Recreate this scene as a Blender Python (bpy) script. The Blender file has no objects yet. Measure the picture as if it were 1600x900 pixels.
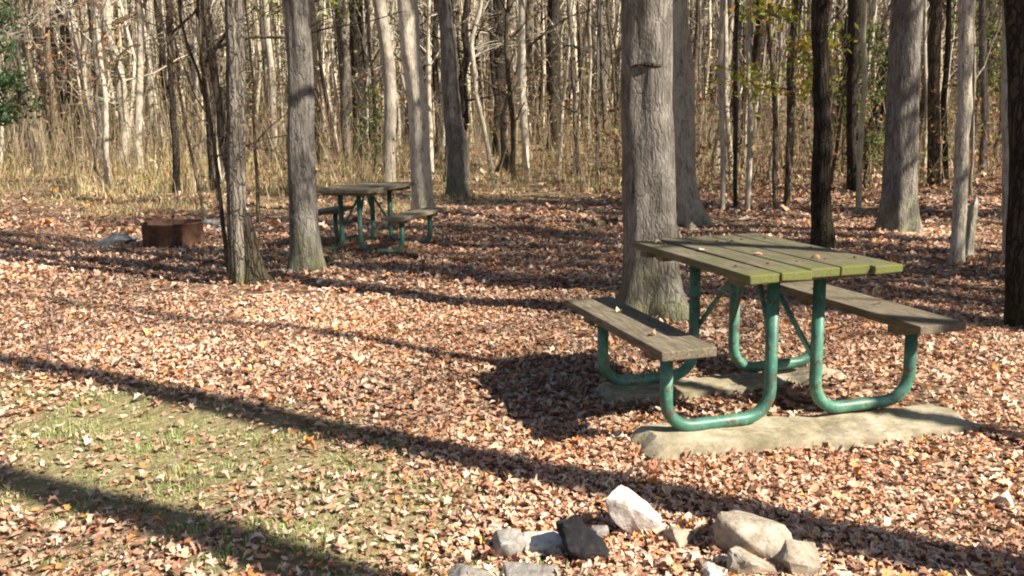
import bpy, math, random
import numpy as np
from mathutils import Vector, Matrix, Euler
sc = bpy.context.scene
COL = sc.collection
R = math.radians

# ---------------------------------------------------------------- camera
CAM_H, FPX, PITCH, ROLL = 1.46, 1400.0, 0.187, -0.02
cd = bpy.data.cameras.new("camera")
cd.sensor_width = 36; cd.lens = 36 * FPX / 1600; cd.clip_end = 600; cd.clip_start = .05
cam = bpy.data.objects.new("camera", cd); COL.objects.link(cam)
cam.location = (0, 0, CAM_H)
cam.matrix_world = Matrix.Translation((0, 0, CAM_H)) @ Matrix.Rotation(R(90) - PITCH, 4, 'X') @ Matrix.Rotation(ROLL, 4, 'Z')
sc.camera = cam

# ---------------------------------------------------------------- world, sun, exposure
SUN_AZ, SUN_EL = R(30.5), R(39)          # shadows fall to the left and away from the camera
sd = Vector((math.cos(SUN_AZ) * math.cos(SUN_EL), -math.sin(SUN_AZ) * math.cos(SUN_EL), math.sin(SUN_EL)))
w = bpy.data.worlds.new("World"); sc.world = w; w.use_nodes = True
nt = w.node_tree; bg = nt.nodes["Background"]
sky = nt.nodes.new("ShaderNodeTexSky"); sky.sky_type = 'NISHITA'; sky.sun_disc = False
sky.sun_elevation = SUN_EL; sky.sun_rotation = math.atan2(sd.x, sd.y)
nt.links.new(sky.outputs[0], bg.inputs[0]); bg.inputs[1].default_value = 0.05
sl = bpy.data.lights.new("sun", 'SUN'); sl.energy = 5.0; sl.angle = R(.6); sl.color = (1, .91, .79)
so = bpy.data.objects.new("sun", sl); COL.objects.link(so)
so.rotation_euler = sd.to_track_quat('Z', 'Y').to_euler()
sc.view_settings.view_transform = 'Standard'; sc.view_settings.look = 'None'
sc.view_settings.gamma = 1; sc.view_settings.use_curve_mapping = False
sc.view_settings.exposure = 1.36
sc.render.engine = 'CYCLES'
sc.cycles.max_bounces = 5; sc.cycles.diffuse_bounces = 3; sc.cycles.glossy_bounces = 2
sc.cycles.transparent_max_bounces = 4
sc.cycles.filter_width = 2.0

# ---------------------------------------------------------------- terrain
def sstep(a, b, x):
    t = np.clip((x - a) / (b - a), 0, 1); return t * t * (3 - 2 * t)
def hgt(x, y):
    x = np.asarray(x, float); y = np.asarray(y, float)
    r = np.hypot(x, y)
    h = .018 * np.sin(x * 1.7 + y * .6 + 1) + .014 * np.sin(y * 2.3 - x * .9) + .010 * np.sin(x * 4.1 + 2 * np.sin(y * 1.3))
    h = h * sstep(1, 5, r)
    h += .10 * np.sin(x * .21 + 1.0) * np.sin(y * .17 + .5) * sstep(13, 24, r)
    h += 22 * sstep(48, 125, y + .12 * np.abs(x)) + 16 * sstep(45, 110, np.abs(x)) * (1 - sstep(48, 125, y))
    return h
def ray(x, y):
    a, b = x - 800, y - 450
    c, s = math.cos(-ROLL), math.sin(-ROLL)
    a, b = a * c - b * s, a * s + b * c
    c, s = math.cos(PITCH), math.sin(PITCH)
    U = -b / FPX
    return np.array([a / FPX, c + U * s, U * c - s])
def gp(x, y, z=0.0):
    """the place on the ground (plus z) where an object measured in the photo stands"""
    r = ray(x, y); t = .5
    while t < 200:
        p = r * t + [0, 0, CAM_H]
        if p[2] <= hgt(p[0], p[1]) + z: break
        t += .01 * max(1, t * .1)
    return p

# ---------------------------------------------------------------- mesh collecting
class MB:
    def __init__(s): s.v = []; s.f = []; s.n = 0; s.c = []
    def add(s, v, f, col=None):
        v = np.asarray(v, float).reshape(-1, 3)
        s.v.append(v)
        s.f.extend([tuple(int(i) + s.n for i in q) for q in f])
        s.n += len(v)
        if col is not None:
            c = np.asarray(col, float)
            if c.ndim == 1: c = np.tile(c, (len(v), 1))
            s.c.append(c)
    def mesh(s, name, smooth=False):
        me = bpy.data.meshes.new(name)
        me.from_pydata(np.concatenate(s.v).tolist(), [], s.f)
        if smooth: me.shade_smooth()
        if s.c:
            setcol(me, np.concatenate(s.c))
        me.update(); return me
    def build(s, name, mat, parent=None, smooth=False, loc=None):
        me = s.mesh(name, smooth); me.materials.append(mat)
        return link(name, me, parent, loc)
def link(name, me, parent=None, loc=None):
    o = bpy.data.objects.new(name, me); COL.objects.link(o)
    if parent: o.parent = parent
    if loc is not None: o.location = loc
    return o
def setcol(me, c):
    a = me.color_attributes.new("col", 'FLOAT_COLOR', 'POINT')
    if c.shape[1] == 3: c = np.hstack([c, np.ones((len(c), 1))])
    a.data.foreach_set("color", c.astype(np.float32).ravel())
def fastmesh(name, V, T, colr, mat, smooth=False):
    """big triangle meshes from numpy arrays"""
    me = bpy.data.meshes.new(name)
    me.vertices.add(len(V)); me.vertices.foreach_set("co", V.astype(np.float32).ravel())
    me.loops.add(T.size); me.loops.foreach_set("vertex_index", T.astype(np.int32).ravel())
    me.polygons.add(len(T))
    me.polygons.foreach_set("loop_start", np.arange(0, T.size, 3, dtype=np.int32))
    me.polygons.foreach_set("loop_total", np.full(len(T), 3, dtype=np.int32))
    me.update(calc_edges=True)
    if colr is not None: setcol(me, colr)
    if smooth: me.shade_smooth()
    me.materials.append(mat); me.validate()
    return me
def tag(o, label=None, cat=None, group=None, kind=None):
    if label: o["label"] = label
    if cat: o["category"] = cat
    if group: o["group"] = group
    if kind: o["kind"] = kind
    return o
def empty(name, loc, rz=0):
    o = bpy.data.objects.new(name, None); COL.objects.link(o); o.location = loc; o.rotation_euler = (0, 0, rz)
    o.empty_display_size = .2
    return o
def frame_of(d):
    d = d / np.linalg.norm(d)
    a = np.array([1., 0, 0]) if abs(d[0]) < .8 else np.array([0, 1., 0])
    u = np.cross(d, a); u /= np.linalg.norm(u); return u, np.cross(d, u)
def tube(mb, P, Rr, k=6, cap=False, prof=None, col=None):
    """swept tube along the points P with radii Rr; prof(ring, angle array) scales a ring"""
    P = np.asarray(P, float); n = len(P)
    an = np.arange(k) * 2 * math.pi / k
    V = []; u = None
    for i in range(n):
        d = P[min(i + 1, n - 1)] - P[max(i - 1, 0)]
        d = d / (np.linalg.norm(d) + 1e-9)
        if u is None: u, _ = frame_of(d)
        u = u - d * np.dot(u, d); u /= np.linalg.norm(u) + 1e-9
        vv = np.cross(d, u)
        r = Rr[i] * (prof(i, an) if prof else np.ones(k))
        V.append(P[i] + (np.cos(an) * r)[:, None] * u + (np.sin(an) * r)[:, None] * vv)
    F = []
    for i in range(n - 1):
        for j in range(k):
            a, b = i * k + j, i * k + (j + 1) % k
            F.append((a, b, b + k, a + k))
    if cap: F.append(tuple(range(k))[::-1]); F.append(tuple(range((n - 1) * k, n * k)))
    mb.add(np.concatenate(V), F, col)
def box(mb, c, s, rz=0, jit=None):
    x, y, z = s[0] / 2, s[1] / 2, s[2] / 2
    v = np.array([(-x, -y, -z), (x, -y, -z), (x, y, -z), (-x, y, -z), (-x, -y, z), (x, -y, z), (x, y, z), (-x, y, z)])
    if jit is not None: v = v + jit
    cr, sr = math.cos(rz), math.sin(rz)
    v = np.stack([v[:, 0] * cr - v[:, 1] * sr, v[:, 0] * sr + v[:, 1] * cr, v[:, 2]], 1) + c
    mb.add(v, [(3, 2, 1, 0), (4, 5, 6, 7), (0, 1, 5, 4), (1, 2, 6, 5), (2, 3, 7, 6), (3, 0, 4, 7)])
def bevel(o, wd=.004, seg=2):
    m = o.modifiers.new("bevel", 'BEVEL'); m.width = wd; m.segments = seg; m.limit_method = 'ANGLE'

# ---------------------------------------------------------------- materials
class NT:
    def __init__(s, name, rough=.85, spec=.3):
        s.m = bpy.data.materials.new(name); s.m.use_nodes = True
        s.t = s.m.node_tree; s.b = s.t.nodes["Principled BSDF"]
        s.b.inputs["Roughness"].default_value = rough
        s.b.inputs["Specular IOR Level"].default_value = spec
    def n(s, ty, **kw):
        nd = s.t.nodes.new(ty)
        for k, v in kw.items():
            if k.startswith("i_"): nd.inputs[k[2:].replace("_", " ")].default_value = v
            else: setattr(nd, k, v)
        return nd
    def l(s, a, b): s.t.links.new(a, b)
    def noise(s, vec, scale, detail=4, rough=.6, dist=0):
        nd = s.n("ShaderNodeTexNoise"); nd.inputs["Scale"].default_value = scale
        nd.inputs["Detail"].default_value = detail; nd.inputs["Roughness"].default_value = rough
        nd.inputs["Distortion"].default_value = dist
        s.l(vec, nd.inputs["Vector"]); return nd.outputs["Fac"]
    def ramp(s, fac, stops, interp='LINEAR'):
        r = s.n("ShaderNodeValToRGB"); r.color_ramp.interpolation = interp
        e = r.color_ramp.elements
        while len(e) < len(stops): e.new(.5)
        for i, (p, c) in enumerate(stops):
            e[i].position = p; e[i].color = (*c, 1) if len(c) == 3 else c
        s.l(fac, r.inputs[0]); return r.outputs[0]
    def mix(s, fac, a, b, mode='MIX'):
        m = s.n("ShaderNodeMix", data_type='RGBA', blend_type=mode)
        for sock, v in ((m.inputs[0], fac), (m.inputs[6], a), (m.inputs[7], b)):
            if isinstance(v, bpy.types.NodeSocket): s.l(v, sock)
            elif isinstance(v, (int, float)): sock.default_value = v
            else: sock.default_value = (*v, 1)
        return m.outputs[2]
    def math(s, op, a, b=None, clamp=False):
        m = s.n("ShaderNodeMath", operation=op, use_clamp=clamp)
        for sock, v in ((m.inputs[0], a), (m.inputs[1], b)):
            if v is None: continue
            if isinstance(v, bpy.types.NodeSocket): s.l(v, sock)
            else: sock.default_value = v
        return m.outputs[0]
    def mapping(s, vec, scale):
        m = s.n("ShaderNodeMapping"); m.inputs["Scale"].default_value = scale; s.l(vec, m.inputs[0]); return m.outputs[0]
    def bump(s, h, dist, strength=1):
        b = s.n("ShaderNodeBump"); b.inputs["Distance"].default_value = dist; b.inputs["Strength"].default_value = strength
        s.l(h, b.inputs["Height"]); s.l(b.outputs[0], s.b.inputs["Normal"])
    def color(s, c):
        if isinstance(c, bpy.types.NodeSocket): s.l(c, s.b.inputs["Base Color"])
        else: s.b.inputs["Base Color"].default_value = (*c, 1)
    def done(s): return s.m

def bark(name, dark, light, patch, moss=.5, plates=1.0, scale=1.0):
    N = NT(name, .92, .2)
    tc = N.n("ShaderNodeTexCoord"); geo = N.n("ShaderNodeNewGeometry"); oi = N.n("ShaderNodeObjectInfo")
    off = N.n("ShaderNodeVectorMath", operation='ADD'); N.l(tc.outputs["Object"], off.inputs[0])
    sc_ = N.n("ShaderNodeVectorMath", operation='SCALE'); N.l(oi.outputs["Random"], sc_.inputs["Scale"]); sc_.inputs[0].default_value = (17, 31, 5)
    N.l(sc_.outputs[0], off.inputs[1]); vec = off.outputs[0]
    st = N.mapping(vec, (1, 1, .16))
    ridg = N.noise(st, 34 * scale, 5, .65, .3)
    fine = N.noise(N.mapping(vec, (1, 1, .4)), 90, 4, .7)
    blot = N.noise(N.mapping(vec, (1, 1, .55)), 5.5, 4, .62, .5)
    h = N.math('ADD', N.math('MULTIPLY', ridg, plates), N.math('MULTIPLY', fine, .35))
    base = N.ramp(N.math('MULTIPLY', h, 1 / (plates + .35)), [(.38, dark), (.53, light), (.72, tuple(min(1, c * 1.15) for c in light))])
    pf = N.ramp(blot, [(.49, (0, 0, 0)), (.56, (1, 1, 1))])
    c = N.mix(N.math('MULTIPLY', pf, .6), base, patch)
    wv = N.n("ShaderNodeVectorMath", operation='ADD'); N.l(N.mapping(vec, (1, 1, .13)), wv.inputs[0])
    wn = N.n("ShaderNodeTexNoise"); wn.inputs["Scale"].default_value = 9; N.l(vec, wn.inputs["Vector"])
    ws = N.n("ShaderNodeVectorMath", operation='SCALE'); N.l(wn.outputs["Color"], ws.inputs[0]); ws.inputs["Scale"].default_value = .06; N.l(ws.outputs[0], wv.inputs[1])
    vf = N.n("ShaderNodeTexVoronoi", feature='DISTANCE_TO_EDGE'); vf.inputs["Scale"].default_value = 24 * scale; N.l(wv.outputs[0], vf.inputs["Vector"])
    fur = N.ramp(vf.outputs["Distance"], [(.0, (1, 1, 1)), (.13, (0, 0, 0))])
    c = N.mix(N.math('MULTIPLY', fur, .7 * plates ** 3), c, tuple(x * .45 for x in dark))
    spk = N.ramp(N.noise(N.mapping(vec, (1, 1, .8)), 30, 5, .75), [(.56, (0, 0, 0)), (.66, (1, 1, 1))])
    c = N.mix(N.math('MULTIPLY', spk, .5), c, dark)
    h = N.math('SUBTRACT', h, N.math('MULTIPLY', fur, .9 * plates ** 3))
    # knots and old scars
    vr = N.n("ShaderNodeTexVoronoi"); vr.inputs["Scale"].default_value = 1.9; N.l(N.mapping(vec, (1.2, 1.2, .9)), vr.inputs["Vector"])
    kn = N.ramp(vr.outputs["Distance"], [(.05, (1, 1, 1)), (.13, (0, 0, 0))])
    c = N.mix(N.math('MULTIPLY', kn, .55), c, tuple(x * .5 for x in dark))
    # tree to tree variation
    vv = N.math('ADD', N.math('MULTIPLY', oi.outputs["Random"], .5), .75)
    hs = N.n("ShaderNodeHueSaturation"); N.l(c, hs.inputs["Color"]); N.l(vv, hs.inputs["Value"]); c = hs.outputs[0]
    # green moss at the root collar
    sp = N.n("ShaderNodeSeparateXYZ"); N.l(tc.outputs["Object"], sp.inputs[0])
    mr = N.n("ShaderNodeMapRange"); N.l(sp.outputs["Z"], mr.inputs[0]); mr.inputs[1].default_value = .55; mr.inputs[2].default_value = 0
    mz = N.math('MULTIPLY', mr.outputs[0], N.ramp(N.noise(vec, 9, 4), [(.36, (0, 0, 0)), (.6, (1, 1, 1))]))
    c = N.mix(N.math('MULTIPLY', mz, moss), c, (.13, .15, .035))
    N.color(c); N.bump(h, .030 * plates + .006, 1)
    return N.done()
M = {}
M['gray'] = bark("gray_bark", (.065, .055, .042), (.20, .175, .14), (.30, .27, .225), .7, .9)
M['smooth'] = bark("smooth_gray_bark", (.085, .074, .06), (.26, .238, .205), (.11, .098, .08), .6, .65)
M['ashen'] = bark("ashen_bark", (.045, .040, .033), (.165, .15, .128), (.24, .222, .195), .7, .65)
M['pale'] = bark("pale_bark", (.17, .14, .10), (.52, .46, .36), (.62, .57, .46), .35, .6, 1.2)
M['dark'] = bark("dark_bark", (.018, .013, .009), (.062, .048, .034), (.09, .074, .055), .25, 1.0)
M['brown'] = bark("brown_bark", (.055, .04, .026), (.19, .148, .10), (.27, .22, .155), .35, 1.0)
M['olive'] = bark("greenish_bark", (.16, .15, .09), (.38, .36, .24), (.46, .43, .32), .5, .4)
def attrmat(name, rough=.8, spec=.25, trans=0.0, jitter=0.0):
    N = NT(name, rough, spec)
    a = N.n("ShaderNodeAttribute", attribute_name="col"); c = a.outputs["Color"]
    if jitter:
        g = N.n("ShaderNodeNewGeometry")
        f = N.noise(g.outputs["Position"], 160, 2)
        c = N.mix(N.math('MULTIPLY', f, jitter), c, (.02, .012, .008))
    N.color(c)
    if trans:
        tr = N.n("ShaderNodeBsdfTranslucent"); N.l(c, tr.inputs[0])
        mx = N.n("ShaderNodeMixShader"); mx.inputs[0].default_value = trans
        N.l(N.b.outputs[0], mx.inputs[1]); N.l(tr.outputs[0], mx.inputs[2])
        N.l(mx.outputs[0], N.t.nodes["Material Output"].inputs[0])
    return N.done()
M['leaf'] = attrmat("leaf_litter", .7, .3, .18, .35)
M['grass'] = attrmat("grass_blade", .75, .25, .3)
M['foliage'] = attrmat("green_foliage", .6, .35, .35)
M['twig'] = attrmat("twig", .9, .2)

# weathered, mossy table planks; 'mossy' chooses how much green
def wood(name, moss, gain=1.0):
    N = NT(name, .85, .25)
    tc = N.n("ShaderNodeTexCoord"); v = tc.outputs["Object"]
    g = N.noise(N.mapping(v, (26, 2.2, 26)), 3.0, 6, .7, .6)
    b = N.noise(v, 4, 5, .65)
    sp = N.n("ShaderNodeSeparateXYZ"); N.l(v, sp.inputs[0])
    c = N.ramp(g, [(.28, (.03, .024, .016)), (.46, (.12, .10, .068)), (.72, (.29, .245, .17))])
    c = N.mix(N.math('MULTIPLY', N.ramp(b, [(.42, (0, 0, 0)), (.6, (1, 1, 1))]), .5), c, (.10, .088, .055))
    if moss:
        al = N.ramp(N.noise(N.mapping(v, (3, 1.2, 3)), 2.2, 5, .7), [(.33, (0, 0, 0)), (.58, (1, 1, 1))])
        c = N.mix(N.math('MULTIPLY', al, .5 * moss), c, (.075, .085, .032))
        mr = N.n("ShaderNodeMapRange"); N.l(sp.outputs["Y"], mr.inputs[0]); mr.inputs[1].default_value = -.38; mr.inputs[2].default_value = -.60
        m2 = N.ramp(N.math('ADD', N.noise(v, 13, 5, .7), N.math('MULTIPLY', mr.outputs[0], .2)), [(.53, (0, 0, 0)), (.66, (1, 1, 1))])
        c = N.mix(N.math('MULTIPLY', N.math('MULTIPLY', m2, mr.outputs[0]), .75 * moss), c, (.125, .145, .028))
    c = N.mix(1.0, c, (gain, gain, gain), 'MULTIPLY')
    N.color(c); N.bump(g, .004, .8)
    return N.done()
M['table_wood'] = wood("mossy_plank", 1.0)
M['seat_wood'] = wood("weathered_plank", 0.0)
M['far_wood'] = wood("gray_plank", .08, 1.5)
N = NT("green_pipe_paint", .48, .45)
tc = N.n("ShaderNodeTexCoord"); v = tc.outputs["Object"]
n1 = N.noise(v, 5, 3, .6); n2 = N.noise(N.mapping(v, (1, 1, .5)), 45, 4, .7)
c = N.ramp(n1, [(.35, (.028, .10, .07)), (.52, (.05, .175, .12)), (.68, (.13, .29, .21))])
c = N.mix(N.ramp(n2, [(.57, (0, 0, 0)), (.64, (.7, .7, .7))]), c, (.15, .24, .18))
c = N.mix(N.ramp(N.noise(v, 17, 7, .85), [(.555, (0, 0, 0)), (.575, (1, 1, 1))]), c, (.09, .04, .02))
N.color(c); N.bump(n2, .001, .5); M['pipe'] = N.done()
N = NT("rusty_steel", .85, .3)
tc = N.n("ShaderNodeTexCoord"); v = tc.outputs["Object"]
n1 = N.noise(v, 5, 6, .7)
c = N.ramp(n1, [(.3, (.03, .018, .012)), (.5, (.10, .05, .03)), (.7, (.20, .115, .075))])
N.color(c); N.bump(n1, .004); M['rust'] = N.done()
def stone(name, a, b, c_, dirt=.5, sc_=9):
    N = NT(name, .85, .3)
    tc = N.n("ShaderNodeTexCoord"); v = tc.outputs["Object"]
    n1 = N.noise(v, sc_, 7, .68, .3); n2 = N.noise(v, sc_ * 4, 5, .75)
    c = N.ramp(n1, [(.32, a), (.5, b), (.68, c_)])
    geo_ = N.n('ShaderNodeSeparateXYZ'); g_ = N.n('ShaderNodeNewGeometry'); N.l(g_.outputs['Position'], geo_.inputs[0])
    so_ = N.math('MULTIPLY', N.ramp(geo_.outputs['Z'], [(.02, (1, 1, 1)), (.09, (0, 0, 0))]), N.ramp(N.noise(v, 12, 4), [(.4, (0, 0, 0)), (.6, (1, 1, 1))]))
    c = N.mix(N.math('MULTIPLY', so_, dirt), c, (.10, .07, .045))
    c = N.mix(N.math('MULTIPLY', N.ramp(n2, [(.55, (0, 0, 0)), (.68, (1, 1, 1))]), dirt), c, tuple(x * .35 for x in a))
    N.color(c); N.bump(N.math('ADD', n1, N.math('MULTIPLY', n2, .4)), .014, .9); return N.done()
M['white_stone'] = stone("white_stone", (.30, .24, .18), (.62, .58, .52), (.80, .77, .72), .5)
M['gray_stone'] = stone("gray_stone", (.12, .11, .10), (.28, .265, .24), (.48, .455, .41), .5)
M['tan_stone'] = stone("tan_stone", (.17, .14, .10), (.36, .31, .24), (.50, .45, .37), .6)
M['char_stone'] = stone("charred_stone", (.004, .004, .005), (.008, .008, .010), (.035, .037, .042), .12)
M['slab'] = stone("mossy_slab", (.17, .155, .09), (.36, .315, .21), (.50, .45, .34), .6, 5)
N = NT("ash", .95, .1)
tc = N.n("ShaderNodeTexCoord"); n1 = N.noise(tc.outputs["Object"], 18, 6, .7)
N.color(N.ramp(n1, [(.35, (.015, .013, .012)), (.55, (.09, .075, .06)), (.75, (.24, .2, .17))])); N.bump(n1, .03); M['ash'] = N.done()

# ---------------------------------------------------------------- ground
rng = np.random.default_rng(7)
def fbm(x, y, s, seed=0, oct=4):
    """cheap smooth noise 0..1 from sines with turned axes"""
    r = np.random.default_rng(seed); out = 0; amp = 1; tot = 0
    for o in range(oct):
        for k in range(3):
            a = r.uniform(0, 6.28); f = s * 2 ** o * r.uniform(.7, 1.3); ph = r.uniform(0, 6.28)
            b = a + 1.57; ph2 = r.uniform(0, 6.28)
            out = out + amp * np.sin((x * math.cos(a) + y * math.sin(a)) * f + ph + 1.3 * np.sin((x * math.cos(b) + y * math.sin(b)) * f * .7 + ph2))
            tot += amp
        amp *= .55
    return np.clip(.5 + .9 * out / tot, 0, 1)
def lawn_mask(x, y):
    """1 where short green grass shows through the leaves (left foreground)"""
    x = np.asarray(x, float); y = np.asarray(y, float)
    t = (x + 1.7) * .62 + (y - 3.75) * .78; s_ = -(x + 1.7) * .55 + (y - 3.75) * 1.0
    m = 1.25 - (np.minimum(np.abs(x + 2.6), np.maximum(x + 2.6, 0) + .9) / 2.7) ** 2 * .8 - ((y - 3.60 + .40 * (x + 1.5)) / 1.15) ** 2
    m = np.clip(m, 0, 1)
    return np.clip(m * 1.4, 0, 1) * sstep(.34, .66, fbm(x, y, 4.2, 3) * .62 + .2 * fbm(x, y, 14., 33) + .29 * m)
def field_mask(x, y):
    """1 where the dry unmown grass stands behind the clearing, mostly to the left"""
    edge = 14.6 + 2.2 * (x > 1) * np.minimum((x - 1) * .3, 1) + .8 * np.sin(x * .5) + .6 * np.sin(x * 1.3 + 1)
    edge = edge + np.where(x < -5, (-x - 5) * .12, 0)
    return sstep(0, 1.2, y - edge) * (1 - sstep(32, 42, y)) * np.clip(1 - (x - 2) / 9, .12, 1)
xs = np.concatenate([-np.geomspace(5, 190, 60)[::-1] , np.linspace(-4.9, 4.9, 90), np.geomspace(5, 190, 60)])
ys = np.concatenate([-np.geomspace(1, 60, 22)[::-1], np.linspace(-.9, 16, 150), np.geomspace(16.3, 230, 110)])
GX, GY = np.meshgrid(xs, ys); GZ = hgt(GX, GY)
V = np.stack([GX, GY, GZ], -1).reshape(-1, 3)
nx = len(xs); I = (np.arange(len(ys) - 1)[:, None] * nx + np.arange(nx - 1)).ravel()
T = np.concatenate([np.stack([I, I + 1, I + nx + 1], 1), np.stack([I, I + nx + 1, I + nx], 1)])
mk = np.stack([lawn_mask(V[:, 0], V[:, 1]), field_mask(V[:, 0], V[:, 1]), sstep(40, 60, V[:, 1])], 1)
N = NT("leaf_strewn_ground", .95, .15)
geo = N.n("ShaderNodeNewGeometry"); v = geo.outputs["Position"]
at = N.n("ShaderNodeAttribute", attribute_name="col"); sp = N.n("ShaderNodeSeparateColor"); N.l(at.outputs["Color"], sp.inputs[0])
dv = N.n("ShaderNodeVectorMath", operation='ADD'); N.l(v, dv.inputs[0])
nz = N.n("ShaderNodeTexNoise"); nz.inputs["Scale"].default_value = 12; N.l(v, nz.inputs["Vector"])
s2 = N.n("ShaderNodeVectorMath", operation='SCALE'); N.l(nz.outputs["Color"], s2.inputs[0]); s2.inputs["Scale"].default_value = .06; N.l(s2.outputs[0], dv.inputs[1])
vo = N.n("ShaderNodeTexVoronoi"); vo.inputs["Scale"].default_value = 17; N.l(dv.outputs[0], vo.inputs["Vector"])
sc2 = N.n("ShaderNodeSeparateColor"); N.l(vo.outputs["Color"], sc2.inputs[0])
leafc = N.ramp(sc2.outputs[0], [(0, (.05, .026, .016)), (.2, (.24, .12, .07)), (.4, (.42, .24, .15)), (.62, (.56, .37, .25)), (.82, (.70, .52, .37)), (1, (.36, .14, .055))])
leafc = N.mix(N.ramp(vo.outputs["Distance"], [(.25, (0, 0, 0)), (.6, (.8, .8, .8))]), leafc, (.05, .03, .02))
soil = N.ramp(N.noise(v, 9, 6, .7), [(.3, (.12, .085, .05)), (.5, (.28, .215, .13)), (.7, (.42, .34, .23))])
green = N.ramp(N.noise(v, 60, 4, .7), [(.3, (.10, .10, .03)), (.55, (.25, .26, .09)), (.75, (.40, .38, .19))])
dry = N.ramp(N.noise(v, 16, 5, .7), [(.3, (.15, .11, .05)), (.55, (.36, .29, .15)), (.75, (.50, .42, .24))])
lc = N.mix(N.math('MULTIPLY', N.ramp(N.noise(v, 3.0, 4), [(.45, (0, 0, 0)), (.62, (1, 1, 1))]), .25), leafc, soil)
c = N.mix(N.math('MULTIPLY', sp.outputs[0], .85), lc, N.mix(N.noise(v, 5, 4), green, soil))
c = N.mix(N.math('MULTIPLY', sp.outputs[1], N.ramp(N.noise(v, .9, 5, .7), [(.4, (.15, .15, .15)), (.6, (.9, .9, .9))])), c, dry)
far = N.ramp(N.noise(v, 1.3, 6, .75), [(.3, (.12, .085, .06)), (.55, (.26, .195, .14)), (.72, (.36, .29, .2))])
c = N.mix(sp.outputs[2], c, far)
N.color(c)
N.bump(N.math('ADD', N.math('MULTIPLY', vo.outputs["Distance"], -.6), N.noise(v, 40, 4, .7)), .03, .8)
me = fastmesh("ground", V, T, mk, N.done(), True)
tag(link("ground", me), "leaf-strewn forest floor", None, None, "structure")

# ---------------------------------------------------------------- scattered leaves
def leaf_template(kind):
    if kind == 0:   # plain oval leaf
        o = [(0, -.5), (.22, -.25), (.27, .05), (.14, .35), (0, .55), (-.14, .35), (-.27, .05), (-.22, -.25)]
    elif kind == 1: # lobed oak leaf
        o = [(0, -.55), (.1, -.3), (.26, -.22), (.13, -.05), (.32, .12), (.14, .22), (.2, .42), (0, .55), (-.2, .42), (-.14, .22), (-.32, .12), (-.13, -.05), (-.26, -.22), (-.1, -.3)]
    else:           # maple leaf
        o = [(0, -.45), (.2, -.34), (.42, -.3), (.28, -.08), (.5, .15), (.2, .14), (.22, .32), (0, .55), (-.22, .32), (-.2, .14), (-.5, .15), (-.28, -.08), (-.42, -.3), (-.2, -.34)]
    v = np.array([(0, 0)] + o); n = len(o)
    t = np.array([(0, 1 + i, 1 + (i + 1) % n) for i in range(n)])
    return v, t
PAL = np.array([(.70, .46, .32), (.78, .59, .43), (.60, .36, .24), (.44, .22, .14), (.66, .29, .11), (.30, .165, .11), (.84, .71, .55), (.54, .31, .21), (.74, .44, .15)])
PW = np.array([.24, .20, .15, .09, .06, .07, .10, .07, .02]); PW /= PW.sum()
def scatter(name, X, Y, Z, size, tilt, label, cat_kind='stuff', pal=PAL, pw=PW, flat=1.0, mat='leaf', seed=1, drift=False):
    r = np.random.default_rng(seed); Vs = []; Ts = []; Cs = []; off = 0
    kind = r.choice(3, len(X), p=[.42, .33, .25])
    for k in range(3):
        idx = np.where(kind == k)[0]; n = len(idx)
        if not n: continue
        tv, tt = leaf_template(k); m = len(tv)
        s = size[idx][:, None]
        curl = r.normal(.0, .9, (n, 1)); fold = r.normal(.45, .45, (n, 1)); tw = r.normal(0, .7, (n, 1))
        lx = tv[None, :, 0] * r.uniform(.75, 1.15, (n, 1)); ly = np.repeat(tv[None, :, 1], n, 0)
        lz = curl * ly ** 2 + fold * np.abs(lx) + tw * lx * ly + r.normal(0, .05, (n, m))
        L = np.stack([lx, ly, lz * flat], -1) * s[..., None]
        a = r.uniform(0, 6.283, n); t = np.abs(r.normal(0, 1, n)) * tilt[idx]; b = r.uniform(0, 6.283, n)
        ca, sa = np.cos(a), np.sin(a)
        x = L[..., 0] * ca[:, None] - L[..., 1] * sa[:, None]; y = L[..., 0] * sa[:, None] + L[..., 1] * ca[:, None]; z = L[..., 2]
        ct, st = np.cos(t)[:, None], np.sin(t)[:, None]
        y, z = y * ct - z * st, y * st + z * ct
        cb, sb = np.cos(b)[:, None], np.sin(b)[:, None]
        x, y = x * cb - y * sb, x * sb + y * cb
        zmin = z.min(1, keepdims=True)
        W = np.stack([x + X[idx][:, None], y + Y[idx][:, None], z - zmin * .75 + Z[idx][:, None]], -1)
        c = pal[r.choice(len(pal), n, p=pw)] * r.uniform(.75, 1.15, (n, 1))
        if drift:
            f1 = fbm(X[idx], Y[idx], 1.3, 41)[:, None]; f2 = fbm(X[idx], Y[idx], .8, 42)[:, None]
            c = c * (.62 + .74 * f1) * (1, .985, .96); c = c * (1 - .18 * sstep(.45, .75, f2)) + np.array([(.50, .22, .085)]) * .18 * sstep(.45, .75, f2)
        c = np.repeat(c[:, None, :], m, 1) * r.uniform(.88, 1.1, (n, m, 1))
        Vs.append(W.reshape(-1, 3)); Cs.append(c.reshape(-1, 3))
        Ts.append((tt[None] + (np.arange(n) * m)[:, None, None]).reshape(-1, 3) + off); off += n * m
    me = fastmesh(name, np.concatenate(Vs), np.concatenate(Ts), np.clip(np.concatenate(Cs), 0, 1), M[mat])
    return tag(link(name, me), label, None, None, cat_kind)
def frustum_pts(r, n, y0, y1, marg=1.25, power=1.0):
    y = y0 + (y1 - y0) * r.random(n) ** power
    x = (r.random(n) * 2 - 1) * (.60 * y * marg + .5)
    return x, y
PADS = [(1.34, 3.90, .17, .79, .165), (1.16, 4.72, .23, .72, .14)]   # slabs under the table stay mostly swept
lx, ly, lsz, lt = [], [], [], []
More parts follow.
